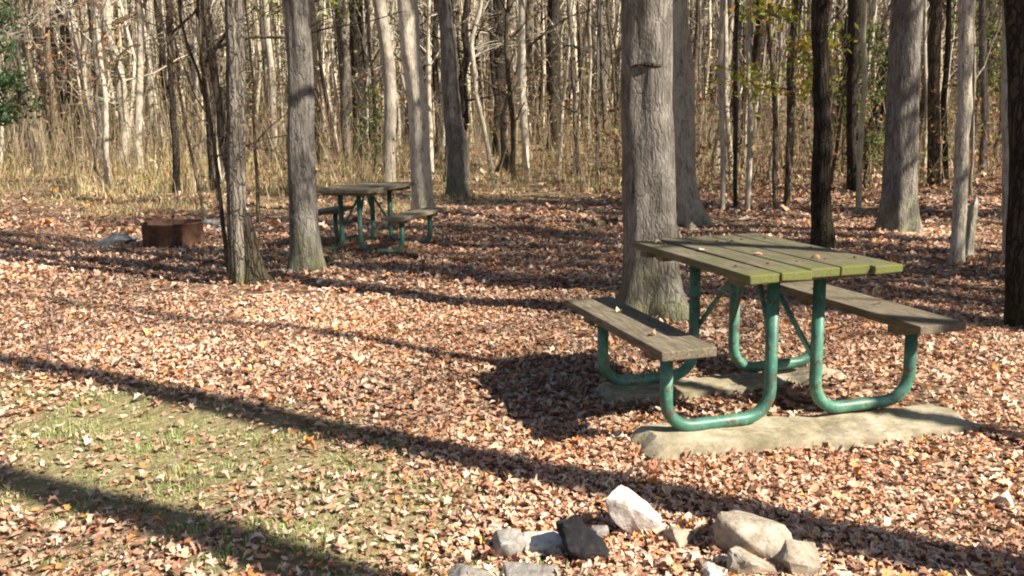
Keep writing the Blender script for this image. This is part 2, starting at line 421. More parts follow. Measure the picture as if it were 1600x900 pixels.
for (y0, y1, n, s0) in ((1.6, 4.2, 60000, .029), (4.2, 7.5, 72000, .036), (7.5, 12, 52000, .050), (12, 19, 26000, .085), (19, 42, 16000, .17)):
    x, y = frustum_pts(rng, n, y0, y1, 1.2, .75)
    keep = rng.random(n) > np.maximum(lawn_mask(x, y) * .72, np.maximum(field_mask(x, y) * .55, .62 * sstep(12.2, 15, y + .7 * np.sin(x) ) * (x < 3.5)))
    keep &= rng.random(n) < (.45 + .75 * sstep(.3, .6, fbm(x, y, 1.6, 11)))
    for px_, py_, pa_, hx_, hy_ in PADS:
        u_ = (x - px_) * math.cos(pa_) + (y - py_) * math.sin(pa_); v_ = -(x - px_) * math.sin(pa_) + (y - py_) * math.cos(pa_)
        on = (np.abs(u_) < hx_ - .03) & (np.abs(v_ + .01) < hy_ - .02); keep &= ~(on & (rng.random(n) < .93))
    x, y = x[keep], y[keep]
    lx.append(x); ly.append(y); lsz.append(s0 * np.clip(rng.lognormal(-.12, .38, len(x)), .35, 2.1)); lt.append(np.full(len(x), .24))
X = np.concatenate(lx); Y = np.concatenate(ly)
Z = hgt(X, Y) + rng.random(len(X)) * .022
# a few leaves caught on the table top and the seats
tu = np.array([-.22, .05, .27, .12, -.31, -.63, -.68, .60, .66, -.05]); tv_ = np.array([.1, .31, -.05, -.33, .42, .2, -.3, .35, -.1, -.12]); tz = np.array([.80] * 5 + [.50] * 4 + [.80])
lx.append(1.19 + tu * math.cos(.284) - tv_ * math.sin(.284)); ly.append(4.35 + tu * math.sin(.284) + tv_ * math.cos(.284)); lsz.append(np.full(10, .045)); lt.append(np.full(10, .15))
X = np.concatenate(lx); Y = np.concatenate(ly); Z = np.concatenate([Z, tz + .002])
scatter("fallen_leaves", X, Y, Z, np.concatenate(lsz), np.concatenate(lt), "brown and tan fallen leaves covering the ground", drift=True)

# ---------------------------------------------------------------- grass
def blades(name, X, Y, H, W, pal, label, lean=.5, seed=3, mat='grass'):
    r = np.random.default_rng(seed); n = len(X)
    a = r.uniform(0, 6.283, n); l = np.abs(r.normal(0, lean, n)); b = r.uniform(0, 6.283, n)
    Z = hgt(X, Y) - .01
    wx, wy = np.cos(a) * W / 2, np.sin(a) * W / 2
    dx, dy = np.cos(b) * l * H, np.sin(b) * l * H
    P = np.zeros((n, 5, 3))
    P[:, 0] = np.stack([X - wx, Y - wy, Z], 1); P[:, 1] = np.stack([X + wx, Y + wy, Z], 1)
    P[:, 2] = np.stack([X - wx * .8 + dx * .3, Y - wy * .8 + dy * .3, Z + H * .6], 1)
    P[:, 3] = np.stack([X + wx * .8 + dx * .3, Y + wy * .8 + dy * .3, Z + H * .6], 1)
    P[:, 4] = np.stack([X + dx, Y + dy, Z + H * (1 - .35 * np.minimum(l, 1.5))], 1)
    T = np.array([(0, 1, 3), (0, 3, 2), (2, 3, 4)])[None] + (np.arange(n) * 5)[:, None, None]
    c = pal[r.integers(0, len(pal), n)] * r.uniform(.7, 1.25, (n, 1))
    C = np.repeat(c[:, None], 5, 1)
    me = fastmesh(name, P.reshape(-1, 3), T.reshape(-1, 3), np.clip(C.reshape(-1, 3), 0, 1), M[mat])
    return tag(link(name, me), label, None, None, "stuff")
n = 130000
x, y = rng.uniform(-5, 1.0, n), rng.uniform(2.2, 5.6, n)
k = rng.random(n) < lawn_mask(x, y) * 1.0; x, y = x[k], y[k]
GP = np.array([(.26, .38, .12), (.32, .45, .16), (.18, .30, .08), (.46, .42, .23), (.58, .50, .32), (.36, .34, .16), (.26, .34, .10)])
blades("short_grass", x, y, rng.uniform(.012, .045, len(x)) * (.25 + 1.6 * fbm(x, y, 9., 35) ** 2), rng.uniform(.003, .006, len(x)), GP, "short mossy green grass patches between the leaves in the left foreground", .8)
DP = np.array([(.56, .44, .23), (.66, .54, .32), (.44, .34, .17), (.36, .31, .12), (.28, .28, .09), (.70, .60, .40), (.34, .23, .12), (.50, .36, .2)])
n = 130000
y = 13.5 + 30 * rng.random(n) ** 1.5; x = (rng.random(n) * 2 - 1) * (.75 * y + 2)
k = rng.random(n) < field_mask(x, y) * (.10 + .9 * sstep(.38, .6, fbm(x, y, 1.1, 5))) * np.where(x > -3, .55, 1); x, y = x[k], y[k]
Hh = (.06 + .55 * fbm(x, y, .9, 8) ** 2) * np.where(x > -3, .65, 1) * rng.uniform(.35, 1.5, len(x)) * (1 + sstep(17, 28, y) * .5)
Hh *= .35 + .65 * sstep(0, 2.5, y - 15)
blades("dry_grass", x, y, Hh, rng.uniform(.008, .02, len(x)) * (1 + (y - 14) * .03), DP, "tall straw coloured dry grass beyond the clearing", .8, 4)

# ---------------------------------------------------------------- trees
def limb(mb, r, p, d, L, r0, depth, k=5, nseg=4, up=.25, dens=1.0, wig=.22, minr=.003):
    P = [np.array(p, float)]; d = np.array(d, float); d /= np.linalg.norm(d)
    for i in range(nseg):
        d = d + r.normal(0, wig, 3) + np.array([0, 0, up * .35]); d /= np.linalg.norm(d)
        P.append(P[-1] + d * L / nseg)
    Rr = [max(minr, r0 * (1 - .85 * (i / nseg))) for i in range(nseg + 1)]
    tube(mb, P, Rr, k)
    if depth > 0:
        nb = max(2, int((3 + 3 * r.random()) * dens))
        for _ in range(nb):
            i = r.uniform(.25, .98) * nseg; a = int(i); q = P[a] + (P[min(a + 1, nseg)] - P[a]) * (i - a)
            dd = P[min(a + 1, nseg)] - P[a] if a < nseg else d
            dd = dd / (np.linalg.norm(dd) + 1e-9) + r.normal(0, .62, 3)
            limb(mb, r, q, dd, L * r.uniform(.35, .62), Rr[min(a, nseg)] * .6, depth - 1, 3, 3, up, dens, wig, minr)
def spine(r, H, n, wander, lean=(0, 0)):
    t = np.linspace(0, 1, n) ** 1.25
    wx = np.cumsum(r.normal(0, wander, n)); wy = np.cumsum(r.normal(0, wander, n))
    wx -= wx[0]; wy -= wy[0]
    z = t * H
    return np.stack([wx + lean[0] * z, wy + lean[1] * z, z], 1)
def trunk_mesh(r, P, Rr, k, flare, lobes=5, rough=.05, flute=0.0):
    mb = MB(); ph = r.uniform(0, 6.28, 4); z0 = P[0][2]
    def prof(i, an):
        z = P[i][2] - z0
        f = math.exp(-max(z, 0) / (.16 + Rr[3] * .45))
        s = 1 + 1.35 * flare * f * (.55 + .45 * np.cos(lobes * an + ph[0]) + .3 * np.cos(2 * an + ph[1]))
        s = s + rough * np.sin(2 * an + ph[2] + z * .9) + rough * .6 * np.sin(5 * an + ph[3] + z * 2.1) + r.normal(0, rough * .25, len(an))
        if flute: s = s + flute * np.cos(lobes * an + ph[0] + .25 * z) * (.6 + .4 * math.sin(z * 1.7 + ph[1])) + flute * .5 * np.cos((2 * lobes + 1) * an + ph[2])
        return s
    tube(mb, P, Rr, k, prof=prof)
    return mb
GROUPS = {}
def hero(xb, yb, xt, wb, wt, bk, label, flare=.5, H=15, seed=0, limbs=14, low=3.8, k=18, wander=.012, bend=None, group=None, lobes=5, name="bare_tree", topdens=1.0, flute=.02):
    """a tree traced in the photo: foot at pixel (xb, yb), widths in pixels at breast height and at the top of the frame"""
    r = np.random.default_rng(1000 + seed)
    B = gp(xb, yb); D = B[1]
    rt = ray(xt, 0); zt_ = CAM_H + rt[2] * D / rt[1]; xt_ = rt[0] * D / rt[1]
    rb = ray(xb, yb)
    r1 = wb / 2 * D / FPX; r2 = wt / 2 * D / FPX
    hz = max(zt_ - B[2], .5)
    root = empty(name, B); tag(root, label, "tree", group)
    # heights of the rings: dense at the foot
    zs = np.concatenate([[-.12, -.03, .05, .12, .2, .32, .5], np.arange(.7, H, max(.25, H / 60)), [H]])
    lx_ = (xt_ - B[0]) / hz
    wx = np.cumsum(r.normal(0, wander, len(zs))); wy = np.cumsum(r.normal(0, wander, len(zs)))
    P = []; Rr = []
    for i, z in enumerate(zs):
        zz = min(z, hz) + max(0, z - hz) * .5
        bx = 0
        if bend is not None: bx = np.interp(z / hz, [0, .25, .5, .75, 1, 3], [0, *bend, 0, 0]) * D / FPX
        fw = sstep(.4, hz * .5 + .5, z) * (1 if z < hz else 1)
        P.append((lx_ * zz + bx + (wx[i]) * fw, wy[i] * fw, z))
        rr = r1 + (r2 - r1) * (z / hz) if z < hz else max(.012, r2 * (1 - (z - hz) / max(H - hz, .1)) ** .9 + .01)
        Rr.append(rr)
    P = np.array(P)
    mb = trunk_mesh(r, P, Rr, k, flare, lobes, .075, flute)
    mb.build("trunk", M[bk], root, True)
    cm = MB()
    for q in range(limbs):
        z = low + (H * .97 - low) * (q + r.random()) / limbs
        i = np.searchsorted(zs, z) - 1; p = P[i] + (P[i + 1] - P[i]) * ((z - zs[i]) / (zs[i + 1] - zs[i]))
        a = q * 2.4 + r.uniform(-.5, .5); t = (z - low) / (H - low)
        L = (.30 * H) * (1 - .65 * t) * r.uniform(.6, 1.1)
        limb(cm, r, p, (math.cos(a), math.sin(a), .35 + .9 * t), L, Rr[i] * r.uniform(.3, .48), 2, 6, 5, .3, topdens)
    if limbs: cm.build("crown", M[bk], root, True)
    return root, P, Rr
HERO1 = hero(1017, 492, 1008, 81, 71, 'smooth', "largest trunk, smooth gray with a dark scar band, standing right behind the mossy picnic table", 1.35, 17, 1, 16, 4.6, 40, .006, (2, 2, -2), lobes=4)
hero(1083, 352, 1062, 34, 30, 'pale', "gray trunk with swollen roots close behind the largest trunk", 1.5, 15, 2, 14, 4.8, 30, .012, (-8, -4, 2))
hero(482, 424, 460, 41, 34, 'ashen', "gray trunk with mossy foot standing left of the far picnic table", .75, 15, 3, 14, 4.2, 30, .006, (-3, -4, 2), lobes=3, flute=.05)
hero(376, 442, 361, 27, 24, 'gray', "slim fluted gray trunk with bark ridges, right of the rusty fire ring", .7, 13, 4, 14, 3.0, 30, .008, (-3, -2, 0), lobes=4, flute=.2)
hero(662, 333, 640, 34, 30, 'pale', "pale sunlit trunk rising behind the right end of the far picnic table", .5, 15, 5, 12, 5.5, 16, .01, (0, 4, 3))
hero(608, 288, 590, 19, 20, 'pale', "pale slender trunk seen above the middle of the far picnic table", .4, 14, 6, 12, 6, 14, .014, (4, 8, 6))
hero(716, 308, 690, 33, 22, 'ashen', "rough mottled trunk with a wide foot, right of the pale sunlit trunk", .45, 14, 7, 12, 6, 16, .012, (6, 4, 2))
hero(566, 252, 564, 28, 26, 'dark', "thick dark trunk left of the pale slender trunk above the far table", .4, 16, 8, 12, 7, 14, .012)
hero(543, 256, 528, 16, 15, 'gray', "straight brownish gray trunk immediately left of the thick dark trunk", .3, 14, 9, 10, 6, 12, .014)
hero(1288, 388, 1291, 30, 24, 'dark', "nearly black shaded trunk above the right half of the mossy table", .5, 14, 10, 12, 4.2, 16, .01, (-6, 0, 2))
hero(1402, 363, 1412, 46, 42, 'smooth', "broad pale gray trunk with flared green foot, behind the right bench", .65, 17, 11, 16, 5.2, 36, .008, (2, 0, -2), lobes=4)
hero(1494, 412, 1516, 22, 20, 'pale', "pale leaning trunk with a short dead stub beside its foot", .45, 13, 12, 12, 3.8, 14, .012, (2, 2, 2))
hero(1588, 514, 1598, 34, 30, 'dark', "dark trunk cut by the right edge of the picture", .45, 13, 13, 12, 3.6, 16, .01, (-4, -3, 0))
hero(1573, 398, 1574, 13, 18, 'pale', "narrow pale trunk just left of the dark trunk at the right edge", .3, 13, 14, 10, 4.6, 12, .012)
hero(1129, 327, 1134, 8, 8, 'pale', "thin cream stem, leftmost of the three thin stems right of the largest trunk", .3, 11, 15, 10, 4.5, 8, .014)
hero(1149, 325, 1146, 7, 6, 'brown', "thin brown stem, middle of the three thin stems right of the largest trunk", .3, 10, 16, 10, 4, 8, .016)
hero(1167, 330, 1177, 9, 8, 'pale', "thin cream stem, rightmost of the three thin stems right of the largest trunk", .3, 11, 17, 10, 4.5, 8, .018, (2, 4, 3))
hero(1341, 330, 1352, 9, 8, 'olive', "thin greenish stem just left of the broad pale gray trunk", .3, 11, 18, 10, 4, 8, .014)
hero(1333, 300, 1333, 18, 20, 'dark', "dark trunk half hidden behind the thin greenish stem", .3, 14, 19, 12, 5, 12, .014)
hero(1459, 292, 1464, 18, 18, 'brown', "brown trunk between the broad pale gray trunk and the leaning one with the stub", .3, 14, 20, 12, 6, 12, .012)
hero(822, 272, 826, 11, 10, 'pale', "thin pale stem halfway between the far table and the largest trunk", .3, 12, 21, 10, 6, 8, .016, (-2, -2, 2))
hero(864, 236, 868, 22, 20, 'dark', "dark trunk deep in the wood, right of the thin pale stem at the middle", .3, 15, 22, 12, 8, 12, .012)
hero(768, 274, 748, 8, 6, 'pale', "thin crooked pale sapling leaning left at the back of the clearing", .2, 9, 23, 10, 3, 8, .03, (-4, -16, -14))
hero(782, 240, 778, 20, 18, 'dark', "dark trunk behind the thin crooked pale sapling", .3, 15, 24, 12, 8, 12, .012)
hero(276, 302, 276, 11, 10, 'dark', "narrow dark stem rising behind the rusty fire ring", .3, 11, 25, 12, 3.2, 8, .02)
hero(128, 236, 100, 18, 16, 'dark', "crooked dark trunk at the back of the dry grass on the far left", .3, 13, 26, 12, 5, 10, .04, (0, -8, 4))
hero(168, 262, 150, 17, 22, 'brown', "gray brown trunk right of the crooked dark trunk, above the pale flat stone", .3, 13, 27, 12, 4.5, 10, .02)
hero(48, 226, 22, 11, 9, 'pale', "pale trunk leaning left near the left edge, left of the crooked dark trunk", .3, 13, 28, 10, 6, 10, .02)
hero(1505, 405, 1512, 0, 0, 'pale', "x", 0, 1, 29, 0) if False else None
hero(1212, 330, 1203, 8, 8, 'brown', "thin brown stem left of the nearly black shaded trunk", .3, 10, 30, 10, 3.2, 8, .018)
hero(1229, 322, 1246, 11, 14, 'brown', "brown stem leaning right, directly left of the nearly black shaded trunk", .3, 12, 31, 12, 4, 8, .018)
hero(495, 262, 486, 12, 12, 'dark', "narrow dark trunk right of the gray trunk with the mossy foot", .3, 13, 32, 12, 5, 10, .014)
hero(430, 246, 418, 11, 11, 'pale', "pale trunk left of the gray trunk with the mossy foot, back in the wood", .3, 13, 33, 12, 6, 10, .014)
hero(236, 222, 228, 13, 13, 'pale', "pale trunk deep in the wood left of the narrow dark stem", .3, 14, 34, 12, 7, 10, .014)
hero(335, 296, 318, 13, 16, 'dark', "dark stem left of the slim fluted gray trunk", .3, 11, 35, 14, 2.6, 10, .02)
def scar(root, P, Rr, z, a0, a1, rad, wob):
    """healed branch scar: a dark raised fold of bark across the front of a trunk"""
    i = int(np.searchsorted(P[:, 2], z)); Q = []; rr = Rr[i] * .99
    for t in np.linspace(0, 1, 16):
        a_ = a0 + (a1 - a0) * t; Q.append((P[i][0] + math.cos(a_) * rr, P[i][1] + math.sin(a_) * rr, z + wob * math.sin(t * 6.3) + .02 * math.sin(t * 3.14)))
    mb = MB(); tube(mb, Q, [rad * (.25 + math.sin(math.pi * k_ / 15)) for k_ in range(16)], 8)
    mb.build("bark_scar", M['dark'], root, True)
scar(*HERO1, 1.77, -2.5, -.7, .011, .006)
# thin leaning saplings in front of the slim fluted tree
for i, (xb, yb, xt, wb, bend, lb) in enumerate((
        (366, 392, 322, 15, (6, 2, 0), "dark brown stem rising behind the slim fluted trunk and leaning left"),
        (358, 428, 262, 7, (10, 12, 8), "thin sapling bowing left from the foot of the slim fluted trunk"),
        (360, 420, 300, 6, (-4, -8, -8), "thin sapling curving up left of the slim fluted trunk"),
        (322, 350, 250, 5, (0, 6, 4), "fine bare sapling leaning left over the rusty fire ring"),
        (404, 350, 378, 6, (4, 4, 2), "fine bare sapling just right of the slim fluted trunk"))):
    hero(xb, yb, xt, wb, max(3, wb - 3), 'brown', lb, .2, 4.6 + 5 * (wb > 10), 40 + i, 12, 1.0 + (wb > 10), 8, .02, bend, name="sapling", topdens=.8)

# dead stub beside the leaning trunk, old stump at the slim fluted tree
def stub(xb, yb, h, rad, bk, label, seed, name="tree_stump", lean=0):
    r = np.random.default_rng(seed); B = gp(xb, yb); zs = np.array([-.08, 0, .06, .14, .25, .4, .6, .8, 1.0]) * h
    P = np.array([(lean * z, 0, z) for z in zs]); Rr = rad * np.array([1.7, 1.55, 1.3, 1.12, 1, .95, .9, .86, .7])
    mb = trunk_mesh(r, P, Rr, 14, .25, 5, .09)
    V_ = mb.v[0]; V_[-14:, 2] += r.uniform(-.16, .05, 14) * h
    mb.v.append(np.array([[lean * h, 0, h * .86]])); a = mb.n - 14
    mb.f += [(a + i, a + (i + 1) % 14, mb.n) for i in range(14)]; mb.n += 1
    o = mb.build(name, M[bk], None, True, B); tag(o, label, "stump"); return o
stub(1511, 402, .62, .05, 'pale', "short dead stub standing against the pale leaning trunk", 5, lean=.06)
stub(401, 440, .62, .085, 'dark', "broken brown stump leaning on the right side of the slim fluted trunk", 6, lean=-.12)

# trees standing to the right of the view: their trunks and limbs throw the long shadows
def shade_tree(x, y, rad, H, bk, seed, lean=(0, 0), low=3.5, dens=1.0, limbs=18, label=None):
    r = np.random.default_rng(seed); B = (x, y, float(hgt(x, y)))
    root = empty("bare_tree", B); tag(root, label or "bare tree outside the view to the right, seen only by its shadow", "tree", "shade trees right of the view")
    P = spine(r, H, 26, .03, lean); Rr = [rad * (1 - .8 * (p[2] / H)) + .01 for p in P]
    P[0][2] = -.1
    trunk_mesh(r, P, Rr, 12, .5).build("trunk", M[bk], root, True)
    cm = MB()
    for q in range(limbs):
        z = low + (H * .97 - low) * (q + r.random()) / limbs; i = min(np.searchsorted(P[:, 2], z), 24)
        a = q * 2.4; t = (z - low) / (H - low)
        limb(cm, r, P[i], (math.cos(a), math.sin(a), .35 + .9 * t), .3 * H * (1 - .6 * t) * r.uniform(.5, 1.0), Rr[i] * .42, 2, 5, 5, .3, dens * .55)
    cm.build("crown", M[bk], root, True)
SD = np.array([math.cos(SUN_AZ), -math.sin(SUN_AZ)])
TANAZ = math.tan(SUN_AZ)
a = np.array([1.678, 2.745]) + SD * 2.2
shade_tree(a[0], a[1], .125, 17, 'gray', 61, low=6.8, limbs=14)
shade_tree(a[0] + .25, a[1] - .22, .045, 9, 'brown', 64, lean=(0, -.045), low=5.5, limbs=8)
b = np.array([-.709, 2.84]) + SD * 4.6
shade_tree(b[0], b[1], .125, 15, 'brown', 62, low=5.4, limbs=14)
shade_tree(5.7, 1.7, .085, 11, 'gray', 65, low=3.1, limbs=12)
for i, (x, y, rad) in enumerate(((7.5, 3.6, .13), (11, 6.2, .16), (15.5, 7.2, .18), (17, 1.2, .2), (12.5, 9.8, .17), (19, 5.0, .22), (22, 9.5, .2), (20.5, -1.5, .2), (25, 4, .2), (16, 12.5, .2), (27, 12, .22))):
    shade_tree(x, y, rad, 14 + (i * 37 % 5), ('gray', 'brown', 'smooth')[i % 3], 70 + i, low=4.5 + (i % 3), dens=.9)

for i, (y0, X_) in enumerate(((7.75, 9.8), (9.6, 13.2), (10.3, 9.9), (11.1, 13.0), (11.5, 10.0), (12.1, 12.9), (8.05, 12.0), (8.3, 8.5), (8.6, 10.4), (8.9, 11), (9.2, 12.6), (9.9, 11.4), (9.5, 9.4), (10.1, 12), (10.7, 8.8), (11.8, 11.2), (12.5, 9.6), (14.9, 12.8), (15.7, 11.5), (16.8, 13.5))):
    shade_tree(X_, y0 - X_ * TANAZ, (.08, .15, .11, .2)[i % 4], 14 + i % 4, ('gray', 'brown', 'smooth')[i % 3], 120 + i, low=2.8 + (i * 3 % 4) * .8, dens=1.5, limbs=16)
# prototypes for the wood behind: whole trees with trunk and crown, copied one by one
protos = {}
def proto(bk, seed, H, wander, nl, low):
    r = np.random.default_rng(seed)
    P = spine(r, H, 18, wander); P[0][2] = -.15
    Rr = [.10 * (1 - .75 * max(0, p[2]) / H) + .006 for p in P]
    tm = trunk_mesh(r, P, Rr, 8, .45, 4, .05).mesh("trunk", True); tm.materials.append(M[bk])
    cm = MB()
    for q in range(nl):
        z = low + (H * .97 - low) * ((q + r.random()) / nl) ** 1.15; i = min(max(np.searchsorted(P[:, 2], z), 1), 16)
        a = q * 2.4 + r.uniform(-.6, .6); t = (z - low) / (H - low)
        limb(cm, r, P[i], (math.cos(a), math.sin(a), .4 + .9 * t), .26 * H * (.45 + .55 * math.sin(math.pi * min(1, t * .8 + .2))) * r.uniform(.4, 1), Rr[i] * .38, 2, 4, 4, .3, 1.05)
    c = cm.mesh("crown", True); c.materials.append(M[bk])
    return tm, c
for bk in ('pale', 'gray', 'dark', 'brown'):
    protos[bk] = [proto(bk, 300 + i * 7 + len(bk), (13, 12, 15)[i], (.05, .09, .035)[i], (15, 20, 14)[i], (3.5, 1.2, 5)[i]) for i in range(3)]
LBL = {'pale': "pale", 'gray': "gray", 'dark': "dark", 'brown': "brown"}
taken = [tuple(o.location[:2]) for o in COL.objects if o.name.startswith("bare_tree")]
r = np.random.default_rng(99); cnt = 0; tries = 0
while cnt < 235 and tries < 5000:
    tries += 1
    u = r.random(); y = 17 + 38 * u ** .8; x = (r.random() * 2 - 1) * (.66 * y + 1.5)
    if x > 2: y -= 2.6 * r.random()
    if x < 1 and y < 21 + 3 * math.sin(x): continue
    if any((x - a) ** 2 + (y - b) ** 2 < (.55 + y * .012) ** 2 for a, b in taken): continue
    taken.append((x, y)); cnt += 1
    right = x > 1.5
    bk = r.choice(['pale', 'gray', 'dark', 'brown'], p=[.42, .2, .16, .22] if not right else [.36, .2, .2, .24])
    tm, c = protos[bk][r.integers(3)]
    s = r.choice([.28, .42, .6, .85, 1.25, 1.7], p=[.2, .24, .2, .17, .13, .06]) * r.uniform(.85, 1.15)
    zs_ = (.5 + .5 * min(1, s * 1.3)) * r.uniform(.85, 1.15)
    zone = "left of the largest trunk" if x < y * .13 else "right of the largest trunk"
    size = "thin" if s < .5 else ("medium" if s < 1 else "thick")
    lab = f"{size} {LBL[bk]} bare trunk in the wood behind, {zone}"
    root = empty("bare_tree", (x, y, float(hgt(x, y))), r.uniform(0, 6.28))
    root.rotation_euler = (r.normal(0, .055), r.normal(0, .055), r.uniform(0, 6.28))
    root.scale = (s, s, zs_)
    tag(root, lab, "tree", f"{size} {LBL[bk]} trunks {zone}")
    link("trunk", tm, root); link("crown", c, root)

for k_ in range(34):     # the same wood goes on to the right of the view and shades what is seen
    y = r.uniform(8, 34); x = y * .66 + 3 + r.uniform(0, 11); bk = ('gray', 'brown', 'pale', 'dark')[k_ % 4]
    tm, c = protos[bk][k_ % 3]; s = r.uniform(1.0, 2.0)
    root = empty("bare_tree", (x, y, float(hgt(x, y))), r.uniform(0, 6.28)); root.scale = (s, s, r.uniform(1.05, 1.35))
    tag(root, "bare tree of the wood outside the view to the right", "tree", "trees of the wood right of the view")
    link("trunk", tm, root); link("crown", c, root)

# ---------------------------------------------------------------- far wood, brush
def stems(name, X, Y, H, rad, cols, label, seed, lean=.06, twigs=6, bits=0):
    """many slender stems with twigs as one mass"""
    r = np.random.default_rng(seed); n = len(X); Z = hgt(X, Y) - .1
    Vs, Ts, Cs, off = [], [], [], 0
    a = r.uniform(0, 6.28, n)[:, None] + np.arange(3) * 2.094
    lx = r.normal(0, lean, (n, 2)); c = cols[r.integers(0, len(cols), n)] * r.uniform(.7, 1.2, (n, 1))
    rings = []
    mid = r.normal(0, .03, (n, 2)) * H[:, None]
    for t in (0, .4, 1):
        cx = X + lx[:, 0] * H * t + mid[:, 0] * (t == .4); cy = Y + lx[:, 1] * H * t + mid[:, 1] * (t == .4)
        rr = (rad * (1 - .7 * t))[:, None]
        rings.append(np.stack([cx[:, None] + np.cos(a) * rr, cy[:, None] + np.sin(a) * rr, np.repeat((Z + H * t)[:, None], 3, 1)], -1))
    V_ = np.stack(rings, 1).reshape(n, 9, 3)
    tt = []
    for k in range(2):
        for j in range(3):
            p, q = k * 3 + j, k * 3 + (j + 1) % 3
            tt += [(p, q, q + 3), (p, q + 3, p + 3)]
    Vs.append(V_.reshape(-1, 3)); Ts.append((np.array(tt)[None] + (np.arange(n) * 9)[:, None, None]).reshape(-1, 3)); Cs.append(np.repeat(c, 9, 0)); off = n * 9
    if twigs:
        m = n * twigs; k = np.repeat(np.arange(n), twigs); t = r.uniform(.08, .95, m)
        bx = X[k] + lx[k, 0] * H[k] * t + mid[k, 0] * np.minimum(t / .4, (1 - t) / .6); by = Y[k] + lx[k, 1] * H[k] * t + mid[k, 1] * np.minimum(t / .4, (1 - t) / .6); bz = Z[k] + H[k] * t
        L = H[k] * r.uniform(.06, .26, m); an = r.uniform(0, 6.28, m); e = r.uniform(-.1, 1.2, m)
        ex, ey, ez = bx + np.cos(an) * np.cos(e) * L, by + np.sin(an) * np.cos(e) * L, bz + np.sin(e) * L
        w_ = rad[k] * .38
        P = np.zeros((m, 4, 3)); P[:, 0] = np.stack([bx, by, bz - w_], 1); P[:, 1] = np.stack([bx - np.sin(an) * w_, by + np.cos(an) * w_, bz + w_], 1)
        P[:, 2] = np.stack([bx + np.sin(an) * w_, by - np.cos(an) * w_, bz + w_], 1); P[:, 3] = np.stack([ex, ey, ez], 1)
        Ts.append((np.array([(0, 1, 3), (1, 2, 3), (2, 0, 3)])[None] + (np.arange(m) * 4)[:, None, None]).reshape(-1, 3) + off)
        Vs.append(P.reshape(-1, 3)); Cs.append(np.repeat(c[k] * .9, 4, 0))
    me = fastmesh(name, np.concatenate(Vs), np.concatenate(Ts), np.clip(np.concatenate(Cs), 0, 1), M['twig'])
    return tag(link(name, me), label, None, None, "stuff")
BC = np.array([(.56, .49, .37), (.42, .36, .26), (.20, .155, .10), (.68, .60, .46), (.07, .05, .035), (.34, .28, .19), (.46, .42, .28)])
n = 5200; y = 46 + 62 * rng.random(n) ** .9; x = (rng.random(n) * 2 - 1) * (.68 * y + 6)
stems("distant_wood", x, y, rng.uniform(7, 16, n), rng.choice([.05, .08, .13, .2], n, p=[.4, .3, .2, .1]), BC, "dense far-off leafless wood", 12, .04, 10)
n = 12000; y = 15.5 + 36 * rng.random(n) ** .8; x = (rng.random(n) * 2 - 1) * (.68 * y + 2)
k = rng.random(n) < np.where(x > 1.5, 1, .62) * sstep(0, 4, y - 15.5 - (x < 1) * 1.5) * (.4 + .8 * sstep(.35, .6, fbm(x, y, .5, 21))); x, y = x[k], y[k]
stems("brush", x, y, rng.uniform(.3, 2.6, len(x)) * np.where(x > 1.5, 1, .5 + .5 * sstep(18, 30, y) + .35 * (x < -5)), rng.uniform(.005, .014, len(x)), np.array([(.30, .22, .14), (.40, .31, .2), (.20, .13, .08), (.46, .38, .26), (.27, .24, .13)]), "tangled leafless brush under the trees", 13, .22, 7)
n = 60000; y = 14.5 + 42 * rng.random(n) ** 1.1; x = (rng.random(n) * 2 - 1) * (.68 * y + 2)
k = rng.random(n) < np.where(x > 1.5, .95, .4 * sstep(17, 20, y)) * sstep(.36, .55, fbm(x, y, .55, 23)); x, y = x[k], y[k]
z = hgt(x, y) + rng.random(len(x)) ** 1.8 * (2.0 + np.maximum(y - 18, 0) * .2)
UP = np.array([(.36, .18, .09), (.44, .27, .14), (.30, .14, .07), (.34, .31, .10), (.26, .27, .07), (.52, .40, .22)])
scatter("understory_leaves", x, y, z, rng.uniform(.06, .13, len(x)), np.full(len(x), 1.2), "dead leaves still hanging in the brush", 'stuff', UP, np.ones(6) / 6, 1, 'grass', 31)

